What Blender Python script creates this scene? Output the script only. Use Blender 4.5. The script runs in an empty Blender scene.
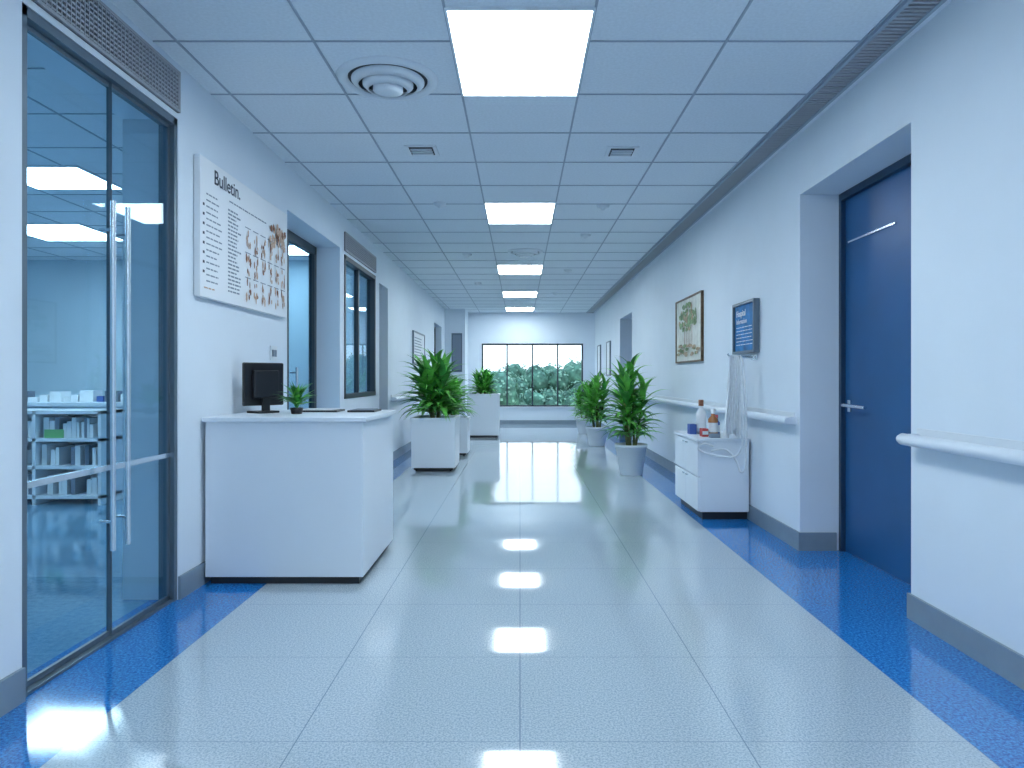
import bpy, bmesh, math, random
from mathutils import Vector, noise
scene = bpy.context.scene
scene.view_settings.view_transform = 'Standard'
R = math.radians

# ------------------------------------------------------------------ materials
def mat(name, col, rough=0.5, metal=0.0, noise_amt=0.0, nscale=8.0, bump=0.0, bscale=60, ior=None, emis=None, estr=0, trans=0):
    m = bpy.data.materials.new(name); m.use_nodes = True
    nt = m.node_tree; b = nt.nodes['Principled BSDF']
    b.inputs['Base Color'].default_value = (*col, 1)
    b.inputs['Roughness'].default_value = rough
    b.inputs['Metallic'].default_value = metal
    if ior: b.inputs['IOR'].default_value = ior
    if emis:
        b.inputs['Emission Color'].default_value = (*emis, 1)
        b.inputs['Emission Strength'].default_value = estr
    tc = nt.nodes.new('ShaderNodeTexCoord')
    if noise_amt > 0:
        n = nt.nodes.new('ShaderNodeTexNoise'); n.inputs['Scale'].default_value = nscale
        n.inputs['Detail'].default_value = 4
        nt.links.new(tc.outputs['Object'], n.inputs['Vector'])
        r = nt.nodes.new('ShaderNodeValToRGB')
        r.color_ramp.elements[0].position = 0.3; r.color_ramp.elements[1].position = 0.7
        r.color_ramp.elements[0].color = (*[c*(1-noise_amt) for c in col], 1)
        r.color_ramp.elements[1].color = (*[min(1, c*(1+noise_amt)) for c in col], 1)
        nt.links.new(n.outputs['Fac'], r.inputs['Fac'])
        nt.links.new(r.outputs['Color'], b.inputs['Base Color'])
    if bump > 0:
        n2 = nt.nodes.new('ShaderNodeTexNoise'); n2.inputs['Scale'].default_value = bscale
        nt.links.new(tc.outputs['Object'], n2.inputs['Vector'])
        bp = nt.nodes.new('ShaderNodeBump'); bp.inputs['Strength'].default_value = bump
        bp.inputs['Distance'].default_value = 0.004
        nt.links.new(n2.outputs['Fac'], bp.inputs['Height'])
        nt.links.new(bp.outputs['Normal'], b.inputs['Normal'])
    return m

def glass(name, tint, refl=0.03, graze=.45):
    m = bpy.data.materials.new(name); m.use_nodes = True
    nt = m.node_tree; nt.nodes.clear(); L = nt.links.new
    o = nt.nodes.new('ShaderNodeOutputMaterial'); mx = nt.nodes.new('ShaderNodeMixShader')
    t = nt.nodes.new('ShaderNodeBsdfTransparent'); t.inputs['Color'].default_value = (*tint, 1)
    g = nt.nodes.new('ShaderNodeBsdfGlossy'); g.inputs['Roughness'].default_value = 0.01
    g.inputs['Color'].default_value = (.85, .95, 1, 1)
    lw = nt.nodes.new('ShaderNodeLayerWeight'); lw.inputs['Blend'].default_value = .5
    p = nt.nodes.new('ShaderNodeMath'); p.operation = 'POWER'; p.inputs[1].default_value = 4
    q = nt.nodes.new('ShaderNodeMath'); q.operation = 'MULTIPLY_ADD'; q.inputs[1].default_value = graze; q.inputs[2].default_value = refl; q.use_clamp = True
    L(lw.outputs['Facing'], p.inputs[0]); L(p.outputs[0], q.inputs[0]); L(q.outputs[0], mx.inputs[0])
    L(t.outputs[0], mx.inputs[1]); L(g.outputs[0], mx.inputs[2])
    L(mx.outputs[0], o.inputs['Surface'])
    return m

def floor_mat(name, blue_all=False):
    m = bpy.data.materials.new(name); m.use_nodes = True
    nt = m.node_tree; b = nt.nodes['Principled BSDF']; L = nt.links.new
    tc = nt.nodes.new('ShaderNodeTexCoord')
    def M(op, a, bb=None, clamp=False):
        n = nt.nodes.new('ShaderNodeMath'); n.operation = op; n.use_clamp = clamp
        for i, v in enumerate((a, bb)):
            if v is None: continue
            if isinstance(v, (int, float)): n.inputs[i].default_value = v
            else: L(v, n.inputs[i])
        return n.outputs[0]
    sx = nt.nodes.new('ShaderNodeSeparateXYZ'); L(tc.outputs['Object'], sx.inputs[0])
    X, Y = sx.outputs[0], sx.outputs[1]
    def line(v, off, per, w):
        f = M('FRACT', M('DIVIDE', M('ADD', v, 100*per + off + per/2), per))
        return M('LESS_THAN', M('ABSOLUTE', M('SUBTRACT', f, 0.5)), w/per/2)
    seamx = line(X, 0.0, 0.74, 0.004); seamy = line(Y, -2.31 + 0.70*3, 0.70, 0.004)
    seam = M('MAXIMUM', seamx, M('MULTIPLY', seamy, .6))
    isblue = M('GREATER_THAN', M('ABSOLUTE', X), 1.48)
    def sp(scale, lo, hi, c0, c1):
        n = nt.nodes.new('ShaderNodeTexNoise'); n.inputs['Scale'].default_value = scale
        n.inputs['Detail'].default_value = 3; n.inputs['Roughness'].default_value = .75
        L(tc.outputs['Object'], n.inputs['Vector'])
        r = nt.nodes.new('ShaderNodeValToRGB')
        r.color_ramp.elements[0].position = lo; r.color_ramp.elements[1].position = hi
        r.color_ramp.elements[0].color = (*c0, 1); r.color_ramp.elements[1].color = (*c1, 1)
        L(n.outputs['Fac'], r.inputs['Fac']); return r.outputs['Color']
    white = sp(130, .36, .60, (.28, .37, .44), (.54, .63, .70))
    blue = sp(85, .38, .64, (.003, .075, .33), (.04, .33, .80))
    def mix(f, a, c):
        n = nt.nodes.new('ShaderNodeMix'); n.data_type = 'RGBA'
        L(f, n.inputs[0])
        for i, v in ((6, a), (7, c)):
            if isinstance(v, tuple): n.inputs[i].default_value = (*v, 1)
            else: L(v, n.inputs[i])
        return n.outputs[2]
    if blue_all:
        L(sp(30, .35, .7, (.12, .30, .46), (.21, .42, .60)), b.inputs['Base Color'])
    else:
        w2 = mix(seam, white, (.20, .28, .36))
        L(mix(isblue, w2, blue), b.inputs['Base Color'])
    n3 = nt.nodes.new('ShaderNodeTexNoise'); n3.inputs['Scale'].default_value = 1.6
    mp = nt.nodes.new('ShaderNodeMapping'); mp.inputs['Scale'].default_value = (2.2, .5, 1)
    L(tc.outputs['Object'], mp.inputs['Vector']); L(mp.outputs[0], n3.inputs['Vector'])
    L(M('ADD', M('MULTIPLY', n3.outputs['Fac'], 0.03), 0.045), b.inputs['Roughness'])
    b.inputs['Anisotropic'].default_value = 1.0      # buffed along the corridor
    cx = nt.nodes.new('ShaderNodeCombineXYZ'); cx.inputs[0].default_value = 1
    L(cx.outputs[0], b.inputs['Tangent'])
    b.inputs['IOR'].default_value = 2.1
    return m

M_wall = mat('wall_paint', (.72, .805, .89), .6, noise_amt=.015, nscale=3)
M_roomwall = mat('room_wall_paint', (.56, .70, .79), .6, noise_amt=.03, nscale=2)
M_ceil = mat('ceiling_tile', (.72, .785, .85), .8, noise_amt=.05, nscale=60, bump=.3, bscale=150)
M_grid = mat('ceiling_grid_metal', (.33, .40, .49), .5)
M_base = mat('baseboard_vinyl', (.22, .29, .35), .45, noise_amt=.05)
M_floor = floor_mat('terrazzo_floor')
M_roomfloor = floor_mat('room_floor', True)
M_white = mat('white_laminate', (.74, .81, .89), .35, noise_amt=.015, nscale=2)
M_trimw = mat('white_metal', (.72, .78, .84), .35)
M_dark = mat('dark_frame', (.03, .045, .06), .4)
M_alu = mat('grey_frame', (.14, .19, .24), .35, metal=.5)
M_chrome = mat('brushed_steel', (.72, .80, .86), .25, metal=.9)
M_vent = mat('vent_slat', (.38, .40, .44), .5)
M_ventdk = mat('vent_cavity', (.05, .055, .065), .8)
M_bdoor = mat('blue_door', (.013, .095, .255), .35, noise_amt=.15, nscale=1.5)
M_bframe = mat('door_frame_blue', (.012, .045, .10), .4)
M_black = mat('black_plastic', (.012, .014, .018), .35)
M_light = mat('light_diffuser', (.9, .95, 1), .5, emis=(.85, .95, 1), estr=20.5)
M_light2 = mat('office_light_diffuser', (.9, .95, 1), .5, emis=(.80, .94, 1), estr=17)
M_glass = glass('tinted_glass', (.78, .89, .94), .02, .35)
M_glassdk = glass('dark_teal_glass', (.64, .78, .85), .03, .4)
M_clear = glass('clear_glass', (.97, .99, 1), .0, .1)
M_leaf = mat('leaf_green', (.14, .50, .08), .4, noise_amt=.45, nscale=9)
M_leafdk = mat('leaf_dark', (.05, .27, .05), .4, noise_amt=.4, nscale=9)
M_stem = mat('cane_stem', (.16, .18, .07), .6, noise_amt=.3, nscale=20)
M_soil = mat('soil', (.03, .02, .013), .9, noise_amt=.5, nscale=60)
M_pot = mat('pot_ceramic', (.74, .81, .88), .35)
M_paper = mat('paper', (.80, .84, .88), .5)
M_ink = mat('ink', (.03, .04, .07), .6)
M_inkg = mat('ink_grey', (.20, .25, .32), .6)
M_brown = mat('brown_print', (.26, .10, .05), .6, noise_amt=.4, nscale=40)
M_tan = mat('tan_print', (.58, .40, .30), .6, noise_amt=.2, nscale=30)
M_red = mat('red_print', (.5, .04, .04), .5)
M_wood = mat('wood_frame', (.14, .09, .055), .5, noise_amt=.3, nscale=30)
M_cream = mat('cream_print', (.70, .71, .66), .6, noise_amt=.12, nscale=12)
M_pblue = mat('poster_blue', (.02, .19, .46), .6, noise_amt=.35, nscale=12)
M_cloth = mat('white_cloth', (.78, .83, .88), .8, noise_amt=.05, nscale=30)
M_amber = mat('amber_bottle', (.40, .14, .04), .2)
M_green = mat('book_green', (.12, .42, .14), .5)
M_bblue = mat('book_blue', (.05, .12, .4), .5)
M_slate = mat('book_slate', (.16, .20, .27), .5)
M_grass = mat('grass', (.16, .28, .12), .9, noise_amt=.4, nscale=1)
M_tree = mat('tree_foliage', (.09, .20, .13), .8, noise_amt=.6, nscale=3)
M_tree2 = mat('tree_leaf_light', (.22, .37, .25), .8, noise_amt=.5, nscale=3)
M_bark = mat('bark', (.08, .06, .04), .9, noise_amt=.3, nscale=10)

# ------------------------------------------------------------------ mesh builder
class MB:
    def __init__(s): s.v = []; s.f = []; s.m = []; s.sm = []
    def add(s, vs, fs, mi=0, smooth=False):
        o = len(s.v); s.v += [tuple(v) for v in vs]
        for f in fs:
            s.f.append(tuple(i+o for i in f)); s.m.append(mi); s.sm.append(smooth)
    def box(s, x0, x1, y0, y1, z0, z1, mi=0, rot=None):
        x0, x1 = sorted((x0, x1)); y0, y1 = sorted((y0, y1)); z0, z1 = sorted((z0, z1))
        vs = [(x0,y0,z0),(x1,y0,z0),(x1,y1,z0),(x0,y1,z0),(x0,y0,z1),(x1,y0,z1),(x1,y1,z1),(x0,y1,z1)]
        if rot:
            a, cx, cy = rot; c, sn = math.cos(a), math.sin(a)
            vs = [(cx+(x-cx)*c-(y-cy)*sn, cy+(x-cx)*sn+(y-cy)*c, z) for x, y, z in vs]
        s.add(vs, [(0,3,2,1),(4,5,6,7),(0,1,5,4),(1,2,6,5),(2,3,7,6),(3,0,4,7)], mi)
    def lathe(s, c, prof, n=32, mi=0, smooth=True):
        vs = []; fs = []
        for r, z in prof:
            for i in range(n):
                a = 2*math.pi*i/n; vs.append((c[0]+r*math.cos(a), c[1]+r*math.sin(a), c[2]+z))
        for k in range(len(prof)-1):
            for i in range(n):
                j = (i+1) % n; fs.append((k*n+i, k*n+j, (k+1)*n+j, (k+1)*n+i))
        s.add(vs, fs, mi, smooth)
    def tube(s, pts, r, n=10, mi=0, cap=True):
        pts = [Vector(p) for p in pts]; rs = r if isinstance(r, (list, tuple)) else [r]*len(pts)
        vs = []; fs = []; up = Vector((0.13, 0.21, 1)).normalized()
        for k, p in enumerate(pts):
            d = (pts[min(k+1, len(pts)-1)] - pts[max(k-1, 0)]).normalized()
            u = up if abs(d.dot(up)) < .95 else Vector((1, 0, 0))
            a = d.cross(u).normalized(); b = a.cross(d).normalized()
            for i in range(n):
                t = 2*math.pi*i/n; vs.append(p + rs[k]*(math.cos(t)*a + math.sin(t)*b))
        for k in range(len(pts)-1):
            for i in range(n):
                j = (i+1) % n; fs.append((k*n+i, k*n+j, (k+1)*n+j, (k+1)*n+i))
        s.add(vs, fs, mi, True)
        if cap:
            L = len(pts)-1
            s.add([vs[i] for i in range(n)], [tuple(range(n))[::-1]], mi)
            s.add([vs[L*n+i] for i in range(n)], [tuple(range(n))], mi)
    def leaf(s, base, az, elev, length, width, droop, mi=0, seg=6):
        p = Vector(base); e = elev; vs = []; st = length/seg
        side = Vector((-math.sin(az), math.cos(az), 0))
        for k in range(seg+1):
            t = k/seg
            w = width*(0.25+0.75*math.sin(math.pi*min(1, t*1.15)**.8))*(1-t**4) if t < 1 else 0.001
            w = max(w, .002)
            nrm = Vector((-math.sin(e)*math.cos(az), -math.sin(e)*math.sin(az), math.cos(e)))
            vs += [p - side*w/2 + nrm*w*.18, p, p + side*w/2 + nrm*w*.18]
            p = p + st*Vector((math.cos(e)*math.cos(az), math.cos(e)*math.sin(az), math.sin(e)))
            e -= droop/seg*(0.5+t)
        fs = []
        for k in range(seg):
            a = k*3
            fs += [(a, a+1, a+4, a+3), (a+1, a+2, a+5, a+4)]
        s.add(vs, fs, mi, True)
    def blob(s, c, r, seed, mi=0, sub=2, amp=.25):
        bm = bmesh.new(); bmesh.ops.create_icosphere(bm, subdivisions=sub, radius=1)
        vs = []
        for v in bm.verts:
            k = 1 + amp*noise.noise(v.co*2.3 + Vector((seed, seed*.7, 1)))*2
            vs.append((c[0]+v.co.x*r*k, c[1]+v.co.y*r*k, c[2]+v.co.z*r*k))
        fs = [tuple(v.index for v in f.verts) for f in bm.faces]; bm.free()
        s.add(vs, fs, mi, True)
    def build(s, name, mats, parent=None, bevel=0):
        me = bpy.data.meshes.new(name); me.from_pydata(s.v, [], s.f)
        for m in (mats if isinstance(mats, list) else [mats]): me.materials.append(m)
        for i, p in enumerate(me.polygons): p.material_index = s.m[i]; p.use_smooth = s.sm[i]
        me.update()
        o = bpy.data.objects.new(name, me); scene.collection.objects.link(o)
        if bevel:
            b = o.modifiers.new('bevel', 'BEVEL'); b.width = bevel; b.segments = 2; b.limit_method = 'ANGLE'
        if parent: o.parent = parent
        return o
def empty(name):
    o = bpy.data.objects.new(name, None); scene.collection.objects.link(o); o.empty_display_size = .1; return o
def text(body, loc, rot, size, m, parent, name='lettering', bold=0):
    c = bpy.data.curves.new(name, 'FONT'); c.body = body; c.size = size; c.extrude = .0008; c.offset = bold
    c.materials.append(m)
    o = bpy.data.objects.new(name, c); scene.collection.objects.link(o)
    o.location = loc; o.rotation_euler = rot; o.parent = parent; return o

def wall_y(name, x0, x1, y0, y1, z1, ops, m):
    mb = MB(); y = y0
    for a, b, za, zb in sorted(ops):
        mb.box(x0, x1, y, a, 0, z1)
        if za > 0: mb.box(x0, x1, a, b, 0, za)
        if zb < z1: mb.box(x0, x1, a, b, zb, z1)
        y = b
    mb.box(x0, x1, y, y1, 0, z1)
    return mb.build(name, m)

H = 2.9; L_ = -1.85; RW = 1.95; YB = 18.26; Y0 = -4.0
# ------------------------------------------------------------------ shell
mb = MB(); mb.box(-2.0, 2.4, Y0-.2, YB+.2, -.1, 0); mb.build('floor', M_floor)
mb = MB(); mb.box(-8.2, -2.0, Y0-.2, YB+.2, -.1, 0); mb.build('floor_office', M_roomfloor)
mb = MB(); mb.box(-8.2, 2.4, Y0-.2, YB+.2, H, H+.1); mb.build('ceiling', M_ceil)
left_ops = [(2.6, 3.787, 0, 2.6), (5.56, 7.19, 0, 2.54), (7.36, 8.93, .98, 2.5), (9.2, 9.8, 0, 2.45), (15.1, 16.5, 0, 2.4)]
right_ops = [(3.49, 4.875, 0, 2.476), (12.2, 13.65, 0, 2.35)]
wall_y('wall_left', -2.15, L_, Y0, YB, H, left_ops, M_wall)
wall_y('wall_right', RW, 2.3, Y0, YB, H, right_ops, M_wall)
mb = MB(); mb.box(L_, -1.35, 17.2, YB, 0, H); mb.build('wall_left_return', M_wall)
mb = MB()
mb.box(-2.15, -1.0, YB, YB+.2, 0, H); mb.box(1.65, 2.3, YB, YB+.2, 0, H)
mb.box(-1.0, 1.65, YB, YB+.2, 0, .45); mb.box(-1.0, 1.65, YB, YB+.2, 2.1, H)
mb.build('wall_back', M_wall)
mb = MB(); mb.box(-2.15, 2.3, Y0-.2, Y0, 0, H); mb.build('wall_front', M_wall)
# office
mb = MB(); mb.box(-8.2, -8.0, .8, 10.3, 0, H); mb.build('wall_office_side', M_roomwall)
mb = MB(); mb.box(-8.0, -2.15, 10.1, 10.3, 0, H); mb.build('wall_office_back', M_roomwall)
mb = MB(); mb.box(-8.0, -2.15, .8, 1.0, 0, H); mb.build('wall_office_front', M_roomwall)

# baseboards
bh, bt = .125, .014
mb = MB(); y = Y0
for a, b, za, zb in left_ops:
    if za > 0: continue
    mb.box(L_, L_+bt, y, a, 0, bh); y = b
    if a > 3: mb.box(-2.10, L_+bt, b-bt, b, 0, bh)
mb.box(L_, L_+bt, y, 17.2, 0, bh); mb.box(L_, -1.35, 17.2-bt, 17.2, 0, bh); mb.box(-1.35, -1.35+bt, 17.2-bt, YB, 0, bh)
mb.build('baseboard_left', M_base)
mb = MB(); y = Y0
for a, b, za, zb in right_ops:
    mb.box(RW-bt, RW, y, a, 0, bh); y = b
    mb.box(RW-bt, 2.2, b-bt, b, 0, bh); mb.box(RW-bt, 2.2, a, a+bt, 0, bh)
mb.box(RW-bt, RW, y, YB, 0, bh); mb.build('baseboard_right', M_base)
mb = MB(); mb.box(-1.33, RW-bt, YB-bt, YB, 0, .1); mb.build('baseboard_back', M_base)

# ceiling grid
panels = [(-3.3, -2.3), (-.05, .94), (3.2, 4.19), (6.74, 7.66), (10.45, 11.4), (13.7, 14.6), (16.75, 17.6)]
mb = MB(); cols = [-1.73, -1.04, -.347, .347, 1.04, 1.72]
for x in cols: mb.box(x-.006, x+.006, Y0, YB, H-.006, H)
y = 4.19 - .66*12
while y < YB:
    for a, b in ((L_, -.347), (.347, 1.72)): mb.box(a, b, y-.005, y+.005, H-.005, H)
    if not any(p0-.01 < y < p1+.01 for p0, p1 in panels): mb.box(-.347, .347, y-.005, y+.005, H-.005, H)
    y += .66
mb.build('trim_ceiling_grid', M_grid)
for p0, p1 in panels:
    e = empty('ceiling_light_panel')
    m1 = MB(); m1.box(-.335, .335, p0+.012, p1-.012, H-.012, H-.001); m1.build('diffuser', M_light, e)
    m2 = MB()
    m2.box(-.347, -.335, p0, p1, H-.016, H); m2.box(.335, .347, p0, p1, H-.016, H)
    m2.box(-.335, .335, p0, p0+.012, H-.016, H); m2.box(-.335, .335, p1-.012, p1, H-.016, H)
    m2.build('bezel', M_trimw, e)
for x0, x1, a, b in ((-4.3, -3.55, 5.6, 6.25), (-5.8, -4.85, 7.7, 8.6), (-6.9, -6.1, 2.2, 3.1), (-6.9, -6.1, 4.7, 5.6), (-3.6, -2.8, 8.9, 9.6)):
    e = empty('ceiling_light_panel')
    m1 = MB(); m1.box(x0, x1, a, b, H-.012, H-.001); m1.build('diffuser', M_light2, e)
    m1 = MB(); m1.box(x0-.02, x0, a-.02, b+.02, H-.016, H); m1.box(x1, x1+.02, a-.02, b+.02, H-.016, H)
    m1.box(x0, x1, a-.02, a, H-.016, H); m1.box(x0, x1, b, b+.02, H-.016, H); m1.build('bezel', M_trimw, e)
mb = MB()
for k in range(9): mb.box(-8.0+.69*k-.006+.2, -8.0+.69*k+.006+.2, 1.0, 10.1, H-.006, H)
for k in range(14): mb.box(-8.0, -2.15, 1.2+.66*k-.005, 1.2+.66*k+.005, H-.005, H)
mb.build('trim_office_ceiling_grid', M_grid)

# linear vent along right
mb = MB(); mb.box(1.745, 1.885, Y0+.1, YB-.1, H-.004, H, 1)
y = Y0+.1
while y < YB-.1:
    mb.box(1.75, 1.88, y, y+.018, H-.014, H-.004, 0); y += .034
mb.box(1.73, 1.75, Y0+.1, YB-.1, H-.02, H, 2); mb.box(1.88, 1.90, Y0+.1, YB-.1, H-.02, H, 2)
mb.build('linear_air_vent', [M_vent, M_ventdk, M_grid])
def grille(y0, y1, z0, z1):
    mb = MB(); mb.box(L_, L_+.006, y0, y1, z0, z1, 1)
    f = .014
    mb.box(L_, L_+.018, y0, y1, z0, z0+f, 0); mb.box(L_, L_+.018, y0, y1, z1-f, z1, 0)
    mb.box(L_, L_+.018, y0, y0+f, z0, z1, 0); mb.box(L_, L_+.018, y1-f, y1, z0, z1, 0)
    z = z0+.02
    while z < z1-.02: mb.box(L_, L_+.014, y0, y1, z, z+.009, 0); z += .022
    y = y0+.03
    while y < y1-.02: mb.box(L_, L_+.016, y, y+.006, z0, z1, 0); y += .03
    mb.build('wall_air_grille', [M_vent, M_ventdk])
grille(1.6, 3.78, 2.63, 2.85)
grille(7.36, 8.93, 2.54, 2.74)

def diffuser(x, y, r):
    mb = MB()
    mb.lathe((x, y, H), [(r, 0), (r*.98, -.014), (r*.86, -.024), (r*.80, -.014), (r*.78, -.002)], 48, 0)
    mb.lathe((x, y, H), [(r*.79, -.003), (0.001, -.003)], 48, 1)
    for k, (a, b) in enumerate(((.72, .58), (.50, .38))):
        mb.lathe((x, y, H), [(r*a, -.010-.016*k), (r*a, -.018-.020*k), (r*b, -.046-.022*k), (r*b, -.036-.018*k), (r*a, -.010-.016*k)], 48, 0)
    mb.lathe((x, y, H), [(r*.28, -.004), (r*.30, -.070), (r*.2, -.082), (.001, -.084)], 32, 0)
    mb.build('round_ceiling_diffuser', [M_trimw, M_ventdk])
diffuser(-.75, 3.98, .285); diffuser(.07, 9.4, .24)
def sq(x, y, w):
    mb = MB(); mb.box(x-w/2, x+w/2, y-w/2, y+w/2, H-.008, H, 0)
    mb.box(x-w*.38, x+w*.38, y-w*.38, y+w*.38, H-.010, H-.008, 1)
    for k in range(3): mb.box(x-w*.34, x+w*.34, y-w*.26+k*w*.22, y-w*.26+k*w*.22+w*.07, H-.02, H-.009, 0)
    mb.build('square_ceiling_vent', [M_trimw, M_ventdk])
sq(-.73, 5.22, .23); sq(.76, 5.25, .23)
for x, y in ((-.78, 6.8), (.82, 6.9), (-.72, 9.6), (.78, 8.3), (-.75, 12.5), (.75, 11), (.7, 14)):
    mb = MB(); mb.lathe((x, y, H), [(.062, 0), (.06, -.018), (.045, -.03), (.02, -.034), (.018, -.05), (.001, -.05)], 24, 0)
    mb.build('smoke_detector', M_trimw)

# ------------------------------------------------------------------ back window
e = empty('window_1'); mb = MB(); yb = YB+.06
x0, x1, z0, z1 = -1.0, 1.65, .45, 2.1
for a, b, c, d in ((x0, x1, z0, z0+.04), (x0, x1, z1-.04, z1), (x0, x0+.04, z0, z1), (x1-.04, x1, z0, z1)):
    mb.box(a, b, yb, yb+.06, c, d)
for k in (1, 2, 3):
    x = x0 + (x1-x0)*k/4; mb.box(x-.018, x+.018, yb, yb+.06, z0, z1)
mb.build('frame', M_dark, e)
mb = MB(); mb.box(x0+.04, x1-.04, yb+.025, yb+.031, z0+.04, z1-.04); mb.build('panes', M_clear, e)
mb = MB(); mb.box(x0-.03, x1+.03, YB-.04, YB+.06, z0-.03, z0+.003); mb.build('trim_1', M_trimw)

# ------------------------------------------------------------------ glass doors left
e = empty('door_1'); xg = -1.90; mb = MB()
mb.box(xg-.04, xg+.045, 2.6, 2.635, 0, 2.6, 0); mb.box(xg-.04, xg+.045, 3.757, 3.787, 0, 2.6, 0)
mb.box(xg-.04, xg+.045, 2.6, 3.787, 2.56, 2.6, 0)
mb.box(xg-.03, xg+.04, 2.6, 3.787, 0, .012, 0)
mb.build('outer_frame', M_alu, e)
mb = MB()
for a, b, dx in ((2.635, 3.235, 0), (3.225, 3.757, .012)):
    mb.box(xg+dx-.008, xg+dx+.008, a, b, .012, .035, 0); mb.box(xg+dx-.008, xg+dx+.008, a, b, 2.54, 2.56, 0)
    mb.box(xg+dx-.01, xg+dx+.01, a, b, .775, .80, 1)
mb.box(xg-.006, xg+.018, 3.226, 3.230, .012, 2.55, 0)
mb.box(xg-.006, xg+.02, 3.735, 3.757, .012, 2.55, 0)
mb.build('door_rails', [M_alu, M_chrome], e)
mb = MB(); mb.box(xg-.003, xg+.003, 2.635, 3.23, .03, 2.55); mb.box(xg+.009, xg+.015, 3.23, 3.75, .03, 2.55)
mb.build('glass_panes', M_glass, e)
mb = MB()
for yy in (3.165, 3.285):
    mb.tube([(xg+.06, yy, .42), (xg+.06, yy, 2.0)], .012, 14)
    for zz in (.55, 1.87): mb.tube([(xg, yy, zz), (xg+.06, yy, zz)], .007, 10)
mb.build('pull_handles', M_chrome, e)

e = empty('door_2'); mb = MB(); xd = -2.12
mb.box(xd-.03, xd+.03, 5.56, 5.62, 0, 2.54); mb.box(xd-.03, xd+.03, 7.12, 7.19, 0, 2.54); mb.box(xd-.03, xd+.03, 5.56, 7.19, 2.46, 2.54)
mb.box(xd-.02, xd+.02, 6.3, 6.36, 0, 2.5); mb.box(xd-.02, xd+.02, 5.6, 7.15, 0, .1)
mb.build('frame', M_dark, e)
mb = MB(); mb.box(xd-.004, xd+.004, 5.6, 7.14, .08, 2.48); mb.build('glass', M_glassdk, e)
mb = MB(); mb.tube([(xd+.06, 6.46, .8), (xd+.06, 6.46, 1.3)], .012); mb.tube([(xd, 6.46, .85), (xd+.06, 6.46, .85)], .008); mb.tube([(xd, 6.46, 1.25), (xd+.06, 6.46, 1.25)], .008)
mb.build('handle', M_chrome, e)
e = empty('window_2'); mb = MB(); a, b, c, d = 7.36, 8.93, .98, 2.5; xw = -1.90
mb.box(xw-.04, xw+.06, a, a+.05, c, d); mb.box(xw-.04, xw+.06, b-.05, b, c, d); mb.box(xw-.04, xw+.06, a, b, c, c+.05); mb.box(xw-.04, xw+.06, a, b, d-.05, d)
mb.box(xw-.02, xw+.03, 8.1, 8.15, c, d)
mb.build('frame', M_dark, e)
mb = MB(); mb.box(xw-.003, xw+.003, a+.04, b-.04, c+.04, d-.04); mb.build('glass', M_glassdk, e)
M_gdoor = mat('grey_blue_door', (.07, .13, .20), .4, noise_amt=.1)
for nm, a, b, zt in (('door_3', 9.2, 9.8, 2.45), ('door_4', 15.1, 16.5, 2.4)):
    e = empty(nm)
    mb = MB(); mb.box(-2.06, -2.02, a+.04, b-.04, .005, zt-.04, 0); mb.build('leaf', M_gdoor, e)
    mb = MB(); mb.box(-2.08, -1.99, a, a+.04, 0, zt); mb.box(-2.08, -1.99, b-.04, b, 0, zt); mb.box(-2.08, -1.99, a+.04, b-.04, zt-.04, zt); mb.build('frame', M_dark, e)
    mb = MB(); mb.tube([(-2.02, a+.12, 1), (-1.97, a+.12, 1), (-1.965, a+.24, 1)], .01); mb.build('lever', M_chrome, e)
def rdoor(nm, a, b, zt):
    e = empty(nm); x = 2.25
    mb = MB(); mb.box(x, x+.045, a+.03, b-.035, .006, zt-.05, 0)
    mb.build('leaf', M_bdoor, e, .003)
    mb = MB(); mb.box(x-.03, x+.05, a, a+.03, 0, zt); mb.box(x-.03, x+.05, b-.035, b, 0, zt); mb.box(x-.03, x+.05, a+.03, b-.035, zt-.05, zt); mb.build('frame', M_bframe, e)
    mb = MB()
    mb.box(x-.012, x, b-.13, b-.09, .97, 1.05, 0)
    mb.tube([(x-.01, b-.11, 1.015), (x-.055, b-.11, 1.015), (x-.058, b-.15, 1.015), (x-.055, b-.42, 1.01)], .011, 12, 0)
    mb.build('lever_handle', M_chrome, e)
    mb = MB(); mb.box(x-.014, x, b-.70, b-.10, 2.12, 2.132, 0)
    mb.build('door_closer_arm', M_chrome, e)
rdoor('door_5', 3.49, 4.875, 2.476)
rdoor('door_6', 12.2, 13.65, 2.35)

# ------------------------------------------------------------------ handrails
def rail(side, y0, y1, z=.90):
    xw = RW if side > 0 else L_
    xr = xw - side*.07
    mb = MB()
    mb.tube([(xr, y0-.02, z), (xr, y0, z), (xr, y1, z), (xr, y1+.02, z)], [.022, .029, .029, .022], 18, 0)
    mb.box(xw-side*.012, xw, y0+.02, y1-.02, z-.035, z+.055, 1)
    y = y0+.25
    while y < y1: mb.box(min(xr, xw), max(xr, xw), y-.03, y+.03, z-.025, z+.005, 1); y += 1.1
    for yy in (y0+.02, y1-.02): mb.box(min(xr, xw), max(xr, xw), yy-.02, yy+.02, z-.026, z+.026, 0)
    mb.build('handrail', [M_white, M_trimw])
rail(1, -3.8, 3.44); rail(1, 4.93, 11.9); rail(1, 13.9, 18.1)
rail(-1, 10.0, 14.9); rail(-1, -3.8, 1.5)

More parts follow.
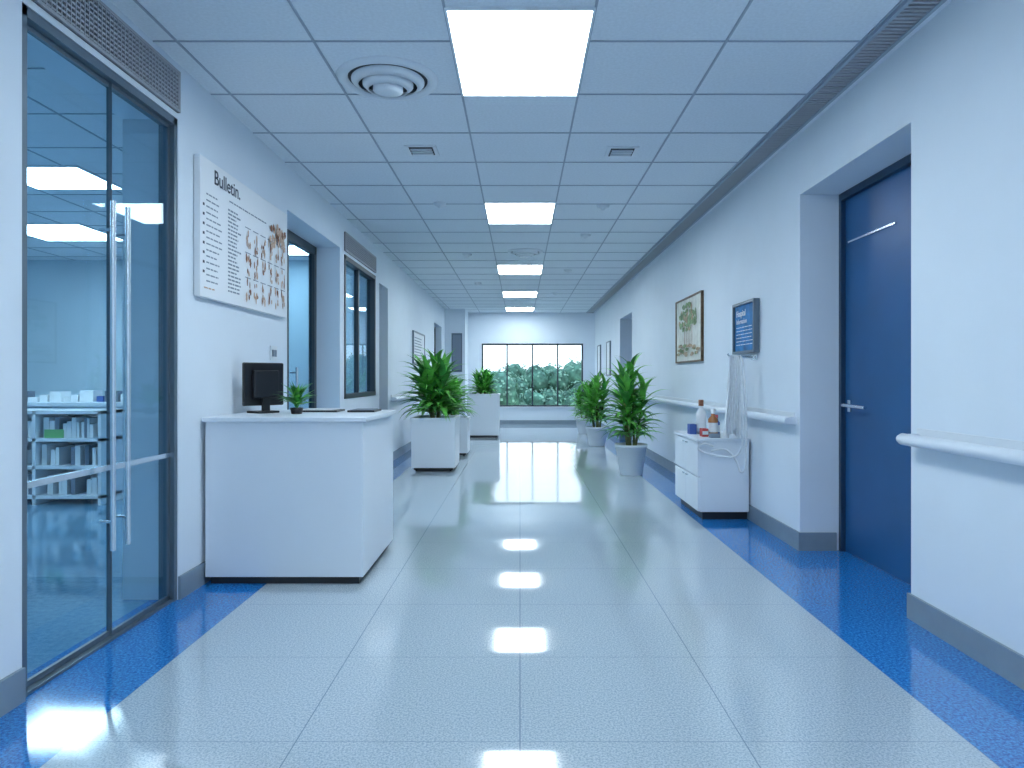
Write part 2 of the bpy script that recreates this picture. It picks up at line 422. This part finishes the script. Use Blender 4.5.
# ------------------------------------------------------------------ reception desk
e = empty('reception_desk')
dx0, dx1, dy0, dy1 = -1.826, -.91, 4.06, 5.02
mb = MB(); mb.box(dx0+.02, dx1-.03, dy0+.03, dy1-.02, 0, .045); mb.build('plinth', M_black, e)
mb = MB()
mb.box(dx0, dx1, dy0, dy0+.03, .045, .945); mb.box(dx1-.03, dx1, dy0+.032, dy1, .045, .945)
mb.box(dx0, dx0+.03, dy0+.03, dy1, .045, .945); mb.box(dx0+.03, dx1-.03, dy1-.03, dy1, .045, .945)
mb.build('carcass', M_white, e, .003)
mb = MB(); mb.box(dx0-.01, dx1+.02, dy0-.02, dy1+.02, .945, .972); mb.build('counter_top', M_white, e, .004)
def rbox(mb, c, sx, sy, z0, z1, a, mi=0):
    mb.box(c[0]-sx/2, c[0]+sx/2, c[1]-sy/2, c[1]+sy/2, z0, z1, mi, rot=(a, c[0], c[1]))
e = empty('computer_monitor'); cz = .972; c = (-1.68, 4.58); an = R(52)
mb = MB(); rbox(mb, c, .29, .026, 1.02, 1.30, an)
d = (math.sin(an)*.03, -math.cos(an)*.03); rbox(mb, (c[0]+d[0], c[1]+d[1]), .18, .036, 1.07, 1.25, an)
mb.build('housing', M_black, e, .008)
mb = MB(); rbox(mb, (c[0]+d[0], c[1]+d[1]), .05, .025, cz+.01, 1.10, an); rbox(mb, c, .16, .13, cz, cz+.014, an); mb.build('stand', M_black, e, .004)
mb = MB(); mb.box(-1.50, -1.22, 4.66, 4.88, cz, cz+.012, 0); mb.box(-1.47, -1.25, 4.68, 4.86, cz+.012, cz+.018, 1); mb.build('document_tray', [M_black, M_paper])
mb = MB(); mb.box(-1.15, -.97, 4.66, 4.90, cz, cz+.012, 0); mb.box(-1.13, -.99, 4.67, 4.88, cz+.012, cz+.016, 1); mb.build('clipboard', [M_black, M_inkg])
random.seed(5)
e = empty('potted_houseplant'); c = (-1.42, 4.45, cz)
mb = MB(); mb.lathe(c, [(.001, 0), (.032, 0), (.042, .04), (.038, .04), (.035, .032), (.001, .032)], 20); mb.build('pot', M_black, e)
mb = MB()
for k in range(60):
    az = k*2.4+random.random(); mb.leaf((c[0], c[1], cz+.032+.05*random.random()), az, R(random.uniform(15, 85)), random.uniform(.10, .18), .038, R(random.uniform(30, 90)), random.choice((0, 0, 1)), 5)
mb.build('foliage', [M_leafdk, M_leaf], e)

# ------------------------------------------------------------------ dracaenas
def foliage(e, cx, cy, z0, h, spread, seed, stems=5):
    random.seed(seed); mb = MB(); ms = MB()
    for s in range(stems):
        a = s*2*math.pi/stems + random.random(); fr = 1.0 if s == 0 else random.uniform(.62, .95)
        lean = spread*.18*(0 if s == 0 else 1)
        top = Vector((cx+math.cos(a)*lean, cy+math.sin(a)*lean, z0+h*fr*.72))
        b0 = Vector((cx+math.cos(a)*.05, cy+math.sin(a)*.05, z0-.01))
        pts = [b0.lerp(top, t) for t in (0, .3, .6, 1)]
        ms.tube(pts, [.016, .014, .011, .007], 8)
        n = 32
        for k in range(n):
            t = .2 + .8*k/n
            p = b0.lerp(top, t); az = k*2.39996 + s
            el = R(18 + 60*(k/n)**1.4 + random.uniform(-8, 8))
            ln = spread*random.uniform(.40, .54)*(1 - .08*(k/n))
            mb.leaf(p, az, el, ln, ln*random.uniform(.16, .22), R(random.uniform(45, 110)), random.choice((0, 0, 0, 1)), 7)
    mb.build('foliage', [M_leaf, M_leafdk], e); ms.build('canes', M_stem, e)
def boxplanter(x0, x1, y0, y1, zt, h, spread, seed):
    e = empty('potted_dracaena'); mb = MB(); t = .03; z0 = .05
    mb.box(x0, x1, y0, y0+t, z0, zt); mb.box(x0, x1, y1-t, y1, z0, zt)
    mb.box(x0, x0+t, y0+t, y1-t, z0, zt); mb.box(x1-t, x1, y0+t, y1-t, z0, zt); mb.box(x0+t, x1-t, y0+t, y1-t, z0, z0+.02)
    for a in ((x0-.012, x1+.012, y0-.012, y0+t), (x0-.012, x1+.012, y1-t, y1+.012), (x0-.012, x0+t, y0+t, y1-t), (x1-t, x1+.012, y0+t, y1-t)):
        mb.box(*a, zt, zt+.04)
    mb.build('box_planter', M_pot, e, .004)
    mb = MB(); mb.box(x0+.03, x1-.03, y0+.03, y1-.03, .02, .05)
    for xx in (x0+.06, x1-.06):
        for yy in (y0+.06, y1-.06): mb.tube([(xx-.012, yy, .025), (xx+.012, yy, .025)], .025, 14)
    mb.build('castor_base', M_black, e)
    mb = MB(); mb.box(x0+t, x1-t, y0+t, y1-t, zt-.06, zt-.01); mb.build('soil', M_soil, e)
    foliage(e, (x0+x1)/2, (y0+y1)/2, zt-.01, h, spread, seed, 6)
boxplanter(-1.39, -.83, 8.94, 9.6, .65, .95, 1.05, 3)
boxplanter(-1.06, -.42, 14.0, 14.6, .84, .54, .74, 8)
boxplanter(-1.33, -.80, 10.7, 11.2, .55, .70, .86, 17)
def potplant(x, y, r, ph, h, spread, seed):
    e = empty('potted_dracaena'); mb = MB()
    mb.lathe((x, y, 0), [(.001, 0), (r*.66, 0), (r*.70, .01), (r*.95, ph-.04), (r, ph-.04), (r*1.02, ph), (r*.93, ph), (r*.88, ph-.06), (.001, ph-.06)], 40)
    mb.build('pot', M_pot, e)
    mb = MB(); mb.lathe((x, y, 0), [(r*.88, ph-.05), (.001, ph-.035)], 24); mb.build('soil', M_soil, e)
    foliage(e, x, y, ph-.05, h, spread, seed, 6)
potplant(1.38, 8.7, .20, .38, 1.36, .86, 12)
potplant(1.36, 12.4, .20, .34, 1.14, .80, 22)
potplant(1.40, 15.2, .20, .34, .96, .72, 31)

# ------------------------------------------------------------------ bulletin board left
e = empty('bulletin_board'); bx = L_+.04
y0, y1, z0, z1 = 3.96, 5.44, 1.665, 2.47
mb = MB(); mb.box(L_+.003, bx, y0, y1, z0, z1); mb.build('panel', M_paper, e, .004)
T = (R(90), 0, R(90))
text('Bulletin.', (bx+.001, y0+.18, z1-.12), T, .12, M_ink, e, 'title', .001)
mb = MB(); random.seed(4)
def lines(ya, yb, za, zb, step, m=0, th=.008):
    z = zb
    while z > za:
        yy = ya; end = ya+(yb-ya)*random.uniform(.6, 1)
        while yy < end:
            w = random.uniform(.02, .06); mb.box(bx, bx+.0012, yy, min(yy+w, end), z-th, z, m); yy += w+.012
        z -= step
lines(y0+.08, y0+.30, z0+.10, z1-.20, .036); lines(y0+.38, y0+.58, z0+.08, z1-.22, .024, 0, .010)
lines(y0+.40, y0+1.1, z1-.175, z1-.165, .03)
lines(y0+.05, y0+.25, z0+.04, z0+.06, .03, 2)
for i in range(8):
    mb.box(bx, bx+.0012, y0+.035, y0+.055, z0+.14+i*.055, z0+.155+i*.055, 1)
def disc(cy, cz_, ry, rz, m, n=14, xo=.002, seed=0):
    vs = [(bx+xo, cy+ry*math.cos(2*math.pi*i/n)*(1+.25*math.sin(i*3.1+seed)), cz_+rz*math.sin(2*math.pi*i/n)*(1+.2*math.cos(i*2.3+seed))) for i in range(n)]
    mb.add(vs, [tuple(range(n))], m)
for r_ in range(3):
    for c_ in range(6):
        cy = y0+.70+c_*.136; cz_ = z0+.12+r_*.165
        for q in range(7):
            disc(cy+random.uniform(-.035, .035), cz_+random.uniform(-.06, .055), random.uniform(.006, .015), random.uniform(.012, .034), random.choice((2, 5, 2, 5, 2)), xo=.002+.0003*q, seed=q)
        mb.box(bx, bx+.0012, cy-.05, cy+.045, cz_+.078, cz_+.083, 0)
for q in range(34):
    disc(y1-.22+random.uniform(-.17, .16), z1-.22+random.uniform(-.08, .08), .022, .026, random.choice((5, 2, 2, 2)), xo=.0035+.0002*q, seed=q)
mb.build('printed_content', [M_inkg, M_ink, M_tan, M_red, M_paper, M_brown], e)
mb = MB(); mb.box(L_+.002, L_+.012, 5.17, 5.30, 1.33, 1.44, 0); mb.box(L_+.012, L_+.016, 5.19, 5.23, 1.36, 1.41, 1); mb.box(L_+.012, L_+.016, 5.245, 5.28, 1.36, 1.41, 1); mb.build('light_switch', [M_trimw, M_inkg])

# ------------------------------------------------------------------ framed pictures
def frame_on(nm, side, y0, y1, z0, z1, mf, mi_, t=.03, fw=.025):
    xw = RW if side > 0 else L_; s = -side; xw += s*.002
    e = empty(nm); mb = MB()
    xa, xb = xw, xw+s*t
    mb.box(xa, xb, y0, y1, z0, z0+fw); mb.box(xa, xb, y0, y1, z1-fw, z1)
    mb.box(xa, xb, y0, y0+fw, z0+fw, z1-fw); mb.box(xa, xb, y1-fw, y1, z0+fw, z1-fw); mb.build('frame', mf, e)
    mb = MB(); mb.box(xa, xw+s*t*.6, y0+fw, y1-fw, z0+fw, z1-fw); mb.build('print', mi_, e)
    return e, xw+s*t*.6, s
e, xs, s = frame_on('botanical_picture', 1, 7.42, 8.64, 1.38, 2.13, M_wood, M_cream, fw=.018)
mb = MB(); random.seed(9)
M_sage = mat('sage_print', (.22, .32, .17), .7, noise_amt=.5, nscale=20)
M_sand = mat('sand_print', (.48, .36, .25), .7, noise_amt=.3, nscale=20)
def pd(k, cy, cz_, ry, rz, m, n=10):
    vs = [(xs+s*(.002+.0001*k), cy-ry*math.cos(2*math.pi*i/n)*(1+.25*math.sin(i*2+k)), cz_+rz*math.sin(2*math.pi*i/n)) for i in range(n)]
    mb.add(vs, [tuple(range(n))], m)
for k in range(80):     # tree canopy
    a = random.uniform(0, 6.28); q = random.random()**.5
    pd(k, 8.05+.42*q*math.cos(a), 1.90+.15*q*math.sin(a), random.uniform(.03, .07), random.uniform(.02, .04), 0 if k % 4 else 2)
for k in range(5): mb.box(xs+s*.002, xs, 7.85+k*.09, 7.862+k*.09, 1.55, 1.80, 1)
for k in range(30): pd(80+k, random.uniform(7.55, 8.5), 1.52+random.uniform(-.06, .06), random.uniform(.05, .1), .018, 2 if k % 3 else 0)
mb.build('painted_plant', [M_sage, M_brown, M_sand], e)
e, xs, s = frame_on('blue_information_poster', 1, 5.69, 6.26, 1.41, 1.85, M_alu, M_pblue, .05, .022)
TR = (R(90), 0, R(-90))
text('Hospital', (xs-.002, 6.20, 1.735), TR, .075, M_paper, e, 'heading', .001)
text('Information', (xs-.002, 6.20, 1.67), TR, .06, M_paper, e, 'subheading', 0)
mb = MB(); z = 1.64
while z > 1.47:
    yy = 6.2
    while yy > 5.8:
        w = random.uniform(.02, .07); mb.box(xs-.0015, xs, yy-w, yy, z-.006, z, 0); yy -= w+.015
    z -= .03
mb.build('text_lines', [M_paper], e)
frame_on('small_framed_notice', 1, 15.0, 15.6, 1.25, 2.0, M_alu, M_paper)
frame_on('small_framed_notice', 1, 16.8, 17.4, 1.25, 2.0, M_alu, M_paper)
e, xs, s = frame_on('wall_notice', -1, 12.0, 13.4, 1.45, 2.02, M_alu, M_paper)
mb = MB()
for k in range(8): mb.box(xs, xs+.002, 12.15, 12.95+.05*(k % 3), 1.55+k*.05, 1.565+k*.05)
mb.build('text_lines', M_inkg, e)
e = empty('wall_notice'); mb = MB(); mb.box(-1.68, -1.42, 17.17, 17.197, 1.35, 2.3, 0); mb.build('frame', M_alu, e)
mb = MB(); mb.box(-1.65, -1.45, 17.165, 17.17, 1.4, 2.25, 0); mb.build('print', M_inkg, e)

# ------------------------------------------------------------------ supply cabinet right
e = empty('supply_cabinet'); x0, x1, y0, y1 = 1.50, 1.93, 5.9, 6.77
mb = MB(); mb.box(x0+.05, x1, y0+.05, y1-.03, 0, .07); mb.build('plinth', M_black, e)
mb = MB(); mb.box(x0+.018, x1, y0, y1, .07, .665); mb.build('carcass', M_white, e, .003)
mb = MB(); ym = (y0+y1)/2
for a, b in ((y0+.005, ym-.006), (ym+.006, y1-.005)):
    for c, d in ((.075, .36), (.372, .655)):
        mb.box(x0, x0+.018, a, b, c, d)
mb.build('drawer_fronts', M_white, e, .003)
mb = MB(); mb.box(x0-.01, x1, y0-.015, y1+.01, .665, .69); mb.build('top', M_white, e, .003)
mb = MB()
for a in (ym-.06, ym+.06):
    for zz in (.34, .63): mb.box(x0-.012, x0, a-.03, a+.03, zz-.006, zz+.004)
mb.build('pulls', M_chrome, e)
zc = .69
def bottle(nm, x, y, r, h, m1, m2):
    mb = MB(); mb.lathe((x, y, zc), [(.001, 0), (r, 0), (r, h*.62), (r*.4, h*.75), (r*.4, h*.84)], 20, 0)
    mb.lathe((x, y, zc), [(r*.5, h*.82), (r*.5, h), (.001, h)], 20, 1)
    mb.lathe((x, y, zc), [(r*1.02, h*.15), (r*1.02, h*.5)], 20, 2)
    mb.build(nm, [m1, m2, M_paper])
bottle('medicine_bottle', 1.69, 6.13, .042, .24, M_amber, M_paper)
bottle('medicine_bottle', 1.66, 6.42, .045, .31, M_paper, M_brown)
bottle('medicine_bottle', 1.76, 6.28, .032, .18, M_bblue, M_red)
bottle('medicine_bottle', 1.76, 5.98, .024, .13, M_pot, M_bblue)
mb = MB(); mb.box(1.58, 1.63, 6.06, 6.16, zc, zc+.07, 0); mb.box(1.58, 1.63, 6.058, 6.06, zc+.02, zc+.05, 1); mb.build('medicine_box', [M_red, M_paper])
mb = MB(); mb.box(1.54, 1.60, 6.34, 6.44, zc, zc+.09, 0); mb.build('medicine_box', [M_bblue])
mb = MB(); mb.box(1.62, 1.70, 5.94, 6.01, zc, zc+.035, 0); mb.build('medicine_box', [M_inkg])
# hanging gown on hook rack
e = empty('hanging_gown')
mb = MB(); mb.box(RW-.012, RW-.002, 5.74, 5.87, 1.35, 1.39)
mb.tube([(RW-.01, 5.80, 1.37), (1.74, 5.80, 1.375), (1.72, 5.80, 1.40)], .008)
mb.build('hook_rack', M_chrome, e)
mb = MB(); nu, nv = 70, 26
def cloth(xc, yc, ztop, zbot, wt, wb, amp, ph):
    vs = []; fs = []
    for j in range(nv+1):
        t = j/nv; z = ztop+(zbot-ztop)*t; w = wt+(wb-wt)*(t**.55)
        for i in range(nu+1):
            u = i/nu-.5
            vs.append((xc+u*w+.008*math.sin(5*t+ph), yc+amp*(.35+.65*t)*math.sin(u*36+ph+1.2*t)+.02*math.cos(u*3.1), z+.025*math.sin(u*9+ph)*t-.02*abs(u)*(1-t)))
    for j in range(nv):
        for i in range(nu): a = j*(nu+1)+i; fs.append((a, a+1, a+nu+2, a+nu+1))
    mb.add(vs, fs, 0, True)
cloth(1.765, 5.77, 1.395, .76, .07, .14, .014, 0); cloth(1.775, 5.82, 1.38, .72, .06, .13, .014, 2)
mb.build('cloth', M_cloth, e)
mb = MB()
def cat(pts, n=10):
    out = []; P = [Vector(p) for p in pts]; P = [P[0]]+P+[P[-1]]
    for i in range(1, len(P)-2):
        for k in range(n):
            t = k/n; a, b, c, d = P[i-1], P[i], P[i+1], P[i+2]
            out.append(.5*((2*b)+(c-a)*t+(2*a-5*b+4*c-d)*t*t+(3*b-a-3*c+d)*t**3))
    out.append(P[-2]); return out
mb.tube(cat([(1.80, 5.80, 1.385), (1.805, 5.73, 1.30), (1.82, 5.72, 1.0), (1.83, 5.74, .72), (1.80, 5.80, .56), (1.66, 5.86, .55), (1.53, 5.86, .58), (1.49, 5.86, .62), (1.54, 5.865, .65), (1.62, 5.86, .63)]), .009)
mb.tube(cat([(1.82, 5.80, 1.385), (1.825, 5.72, 1.30), (1.84, 5.70, .9), (1.845, 5.72, .50), (1.83, 5.8, .42), (1.80, 5.85, .52), (1.72, 5.865, .60), (1.60, 5.86, .59)]), .008)
mb.build('tubing', M_cloth, e)

# ------------------------------------------------------------------ office furniture
e = empty('storage_shelf'); mb = MB(); x0, x1, y0, y1 = -5.2, -3.95, 6.6, 7.1
for z in (.06, .34, .60, .86): mb.box(x0, x1, y0, y1, z, z+.03)
for x in (x0, -4.6, x1-.03): mb.box(x, x+.03, y0, y1, 0, .89)
mb.box(x0, x1, y1-.02, y1, 0, .86); mb.build('carcass', M_white, e)
mb = MB(); random.seed(2)
for z in (.09, .37, .63):
    x = x0+.04
    while x < x1-.1:
        w = random.uniform(.02, .06)
        if not (-4.66 < x < -4.55) and random.random() < .6: mb.box(x, x+w*.9, y0+.06, y0+.3, z, z+random.uniform(.12, .2), random.choice((0, 0, 3, 4, 4, 4, 0)))
        x += w
mb.box(-4.52, -4.34, y0+.05, y0+.28, .63, .71, 1)
mb.build('books', [M_paper, M_green, M_bblue, M_slate, M_trimw], e)
e = empty('office_counter'); mb = MB(); mb.box(-7.4, -3.6, 8.6, 9.3, .85, .9, 0)
for x in (-7.35, -6.2, -4.9, -3.7): mb.box(x, x+.05, 8.65, 9.25, 0, .85, 0)
mb.box(-7.3, -3.7, 9.2, 9.22, .1, .85, 0); mb.build('table', M_white, e)
mb = MB(); x = -7.2
while x < -3.8:
    w = random.uniform(.08, .25); mb.box(x, x+w*.8, 8.8, 9.0, .9, .9+random.uniform(.04, .15), random.choice((0, 2, 3, 3, 0))); x += w
mb.build('supplies', [M_paper, M_green, M_bblue, M_slate, M_tan], e)
e = empty('storage_shelf'); mb = MB()
mb.box(-3.5, -2.6, 8.7, 9.1, 0, .05)
for z in (.3, .6, .88): mb.box(-3.5, -2.6, 8.7, 9.1, z, z+.03)
for x in (-3.5, -2.63): mb.box(x, x+.03, 8.7, 9.1, 0, .91)
mb.build('carcass', M_white, e)

# ------------------------------------------------------------------ outdoors
mb = MB(); mb.box(-80, 80, YB+.6, 160, -3.2, -3.0); mb.build('lawn_ground', M_grass)
def tree(x, y, top, r, seed):
    random.seed(seed); e = empty('leafy_tree'); mb = MB(); mt = MB(); zb = -3.0
    cz_ = top - r
    mt.tube([(x, y, zb), (x+.1, y, (zb+cz_)/2), (x, y, cz_)], [.22, .16, .08], 10)
    centers = []
    for k in range(18):
        a = random.uniform(0, 6.28); rr = random.uniform(.2, .85)*r
        c = (x+rr*math.cos(a), y+rr*math.sin(a), cz_+random.uniform(-1.1, .65)*r); q = r*random.uniform(.24, .42)
        centers.append((c, q)); mb.blob(c, q, seed+k*1.7, 0, 2, .3)
    for c, q in centers:
        for k in range(150):
            d = Vector((random.gauss(0, 1), random.gauss(0, 1), random.gauss(0, 1))).normalized()
            p = Vector(c)+d*q*random.uniform(.95, 1.35); u = d.orthogonal().normalized()*.07; v = d.cross(u).normalized()*.07+d*.03
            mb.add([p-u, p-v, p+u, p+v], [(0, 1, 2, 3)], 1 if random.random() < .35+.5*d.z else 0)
    mb.build('crown', [M_tree, M_tree2], e); mt.build('trunk', M_bark, e)
for i, (x, y, top, r) in enumerate(((-3.2, 34, 1.7, 1.9), (-.6, 32, 2.1, 1.9), (.9, 35, 2.3, 2.0), (2.6, 33, 2.0, 1.8), (4.2, 36, 2.4, 2.0), (-1.9, 38, 1.9, 1.9), (3.3, 30, 1.7, 1.6), (.1, 29, 1.2, 1.6), (1.7, 29, 1.2, 1.6), (-1.6, 29, .9, 1.5), (6, 37, 2.2, 2.2), (-5, 37, 1.8, 2.2), (2.8, 42, 2.6, 2.4), (-.9, 43, 2.2, 2.4), (1.0, 44, 2.5, 2.4), (-3.4, 43, 2.1, 2.4), (4.8, 44, 2.6, 2.4))):
    tree(x, y, top, r, 40+i)

# world
w = bpy.data.worlds.new('World'); scene.world = w; w.use_nodes = True
nt = w.node_tree; bg = nt.nodes['Background']
tc = nt.nodes.new('ShaderNodeTexCoord'); sp = nt.nodes.new('ShaderNodeSeparateXYZ'); rp = nt.nodes.new('ShaderNodeValToRGB')
nt.links.new(tc.outputs['Generated'], sp.inputs[0]); nt.links.new(sp.outputs[2], rp.inputs['Fac'])
rp.color_ramp.elements[0].color = (.80, .92, 1, 1); rp.color_ramp.elements[1].color = (.35, .6, .95, 1)
nt.links.new(rp.outputs['Color'], bg.inputs['Color']); bg.inputs['Strength'].default_value = 2.4

# camera
cd = bpy.data.cameras.new('camera'); cam = bpy.data.objects.new('camera', cd); scene.collection.objects.link(cam)
cam.location = (0, 0, 1.2); cam.rotation_euler = (R(90), 0, 0)
cd.sensor_width = 36; cd.lens = 700/1024*36
cd.shift_x = -8/1024; cd.shift_y = -6/1024
cd.clip_start = .05; cd.clip_end = 300
scene.camera = cam
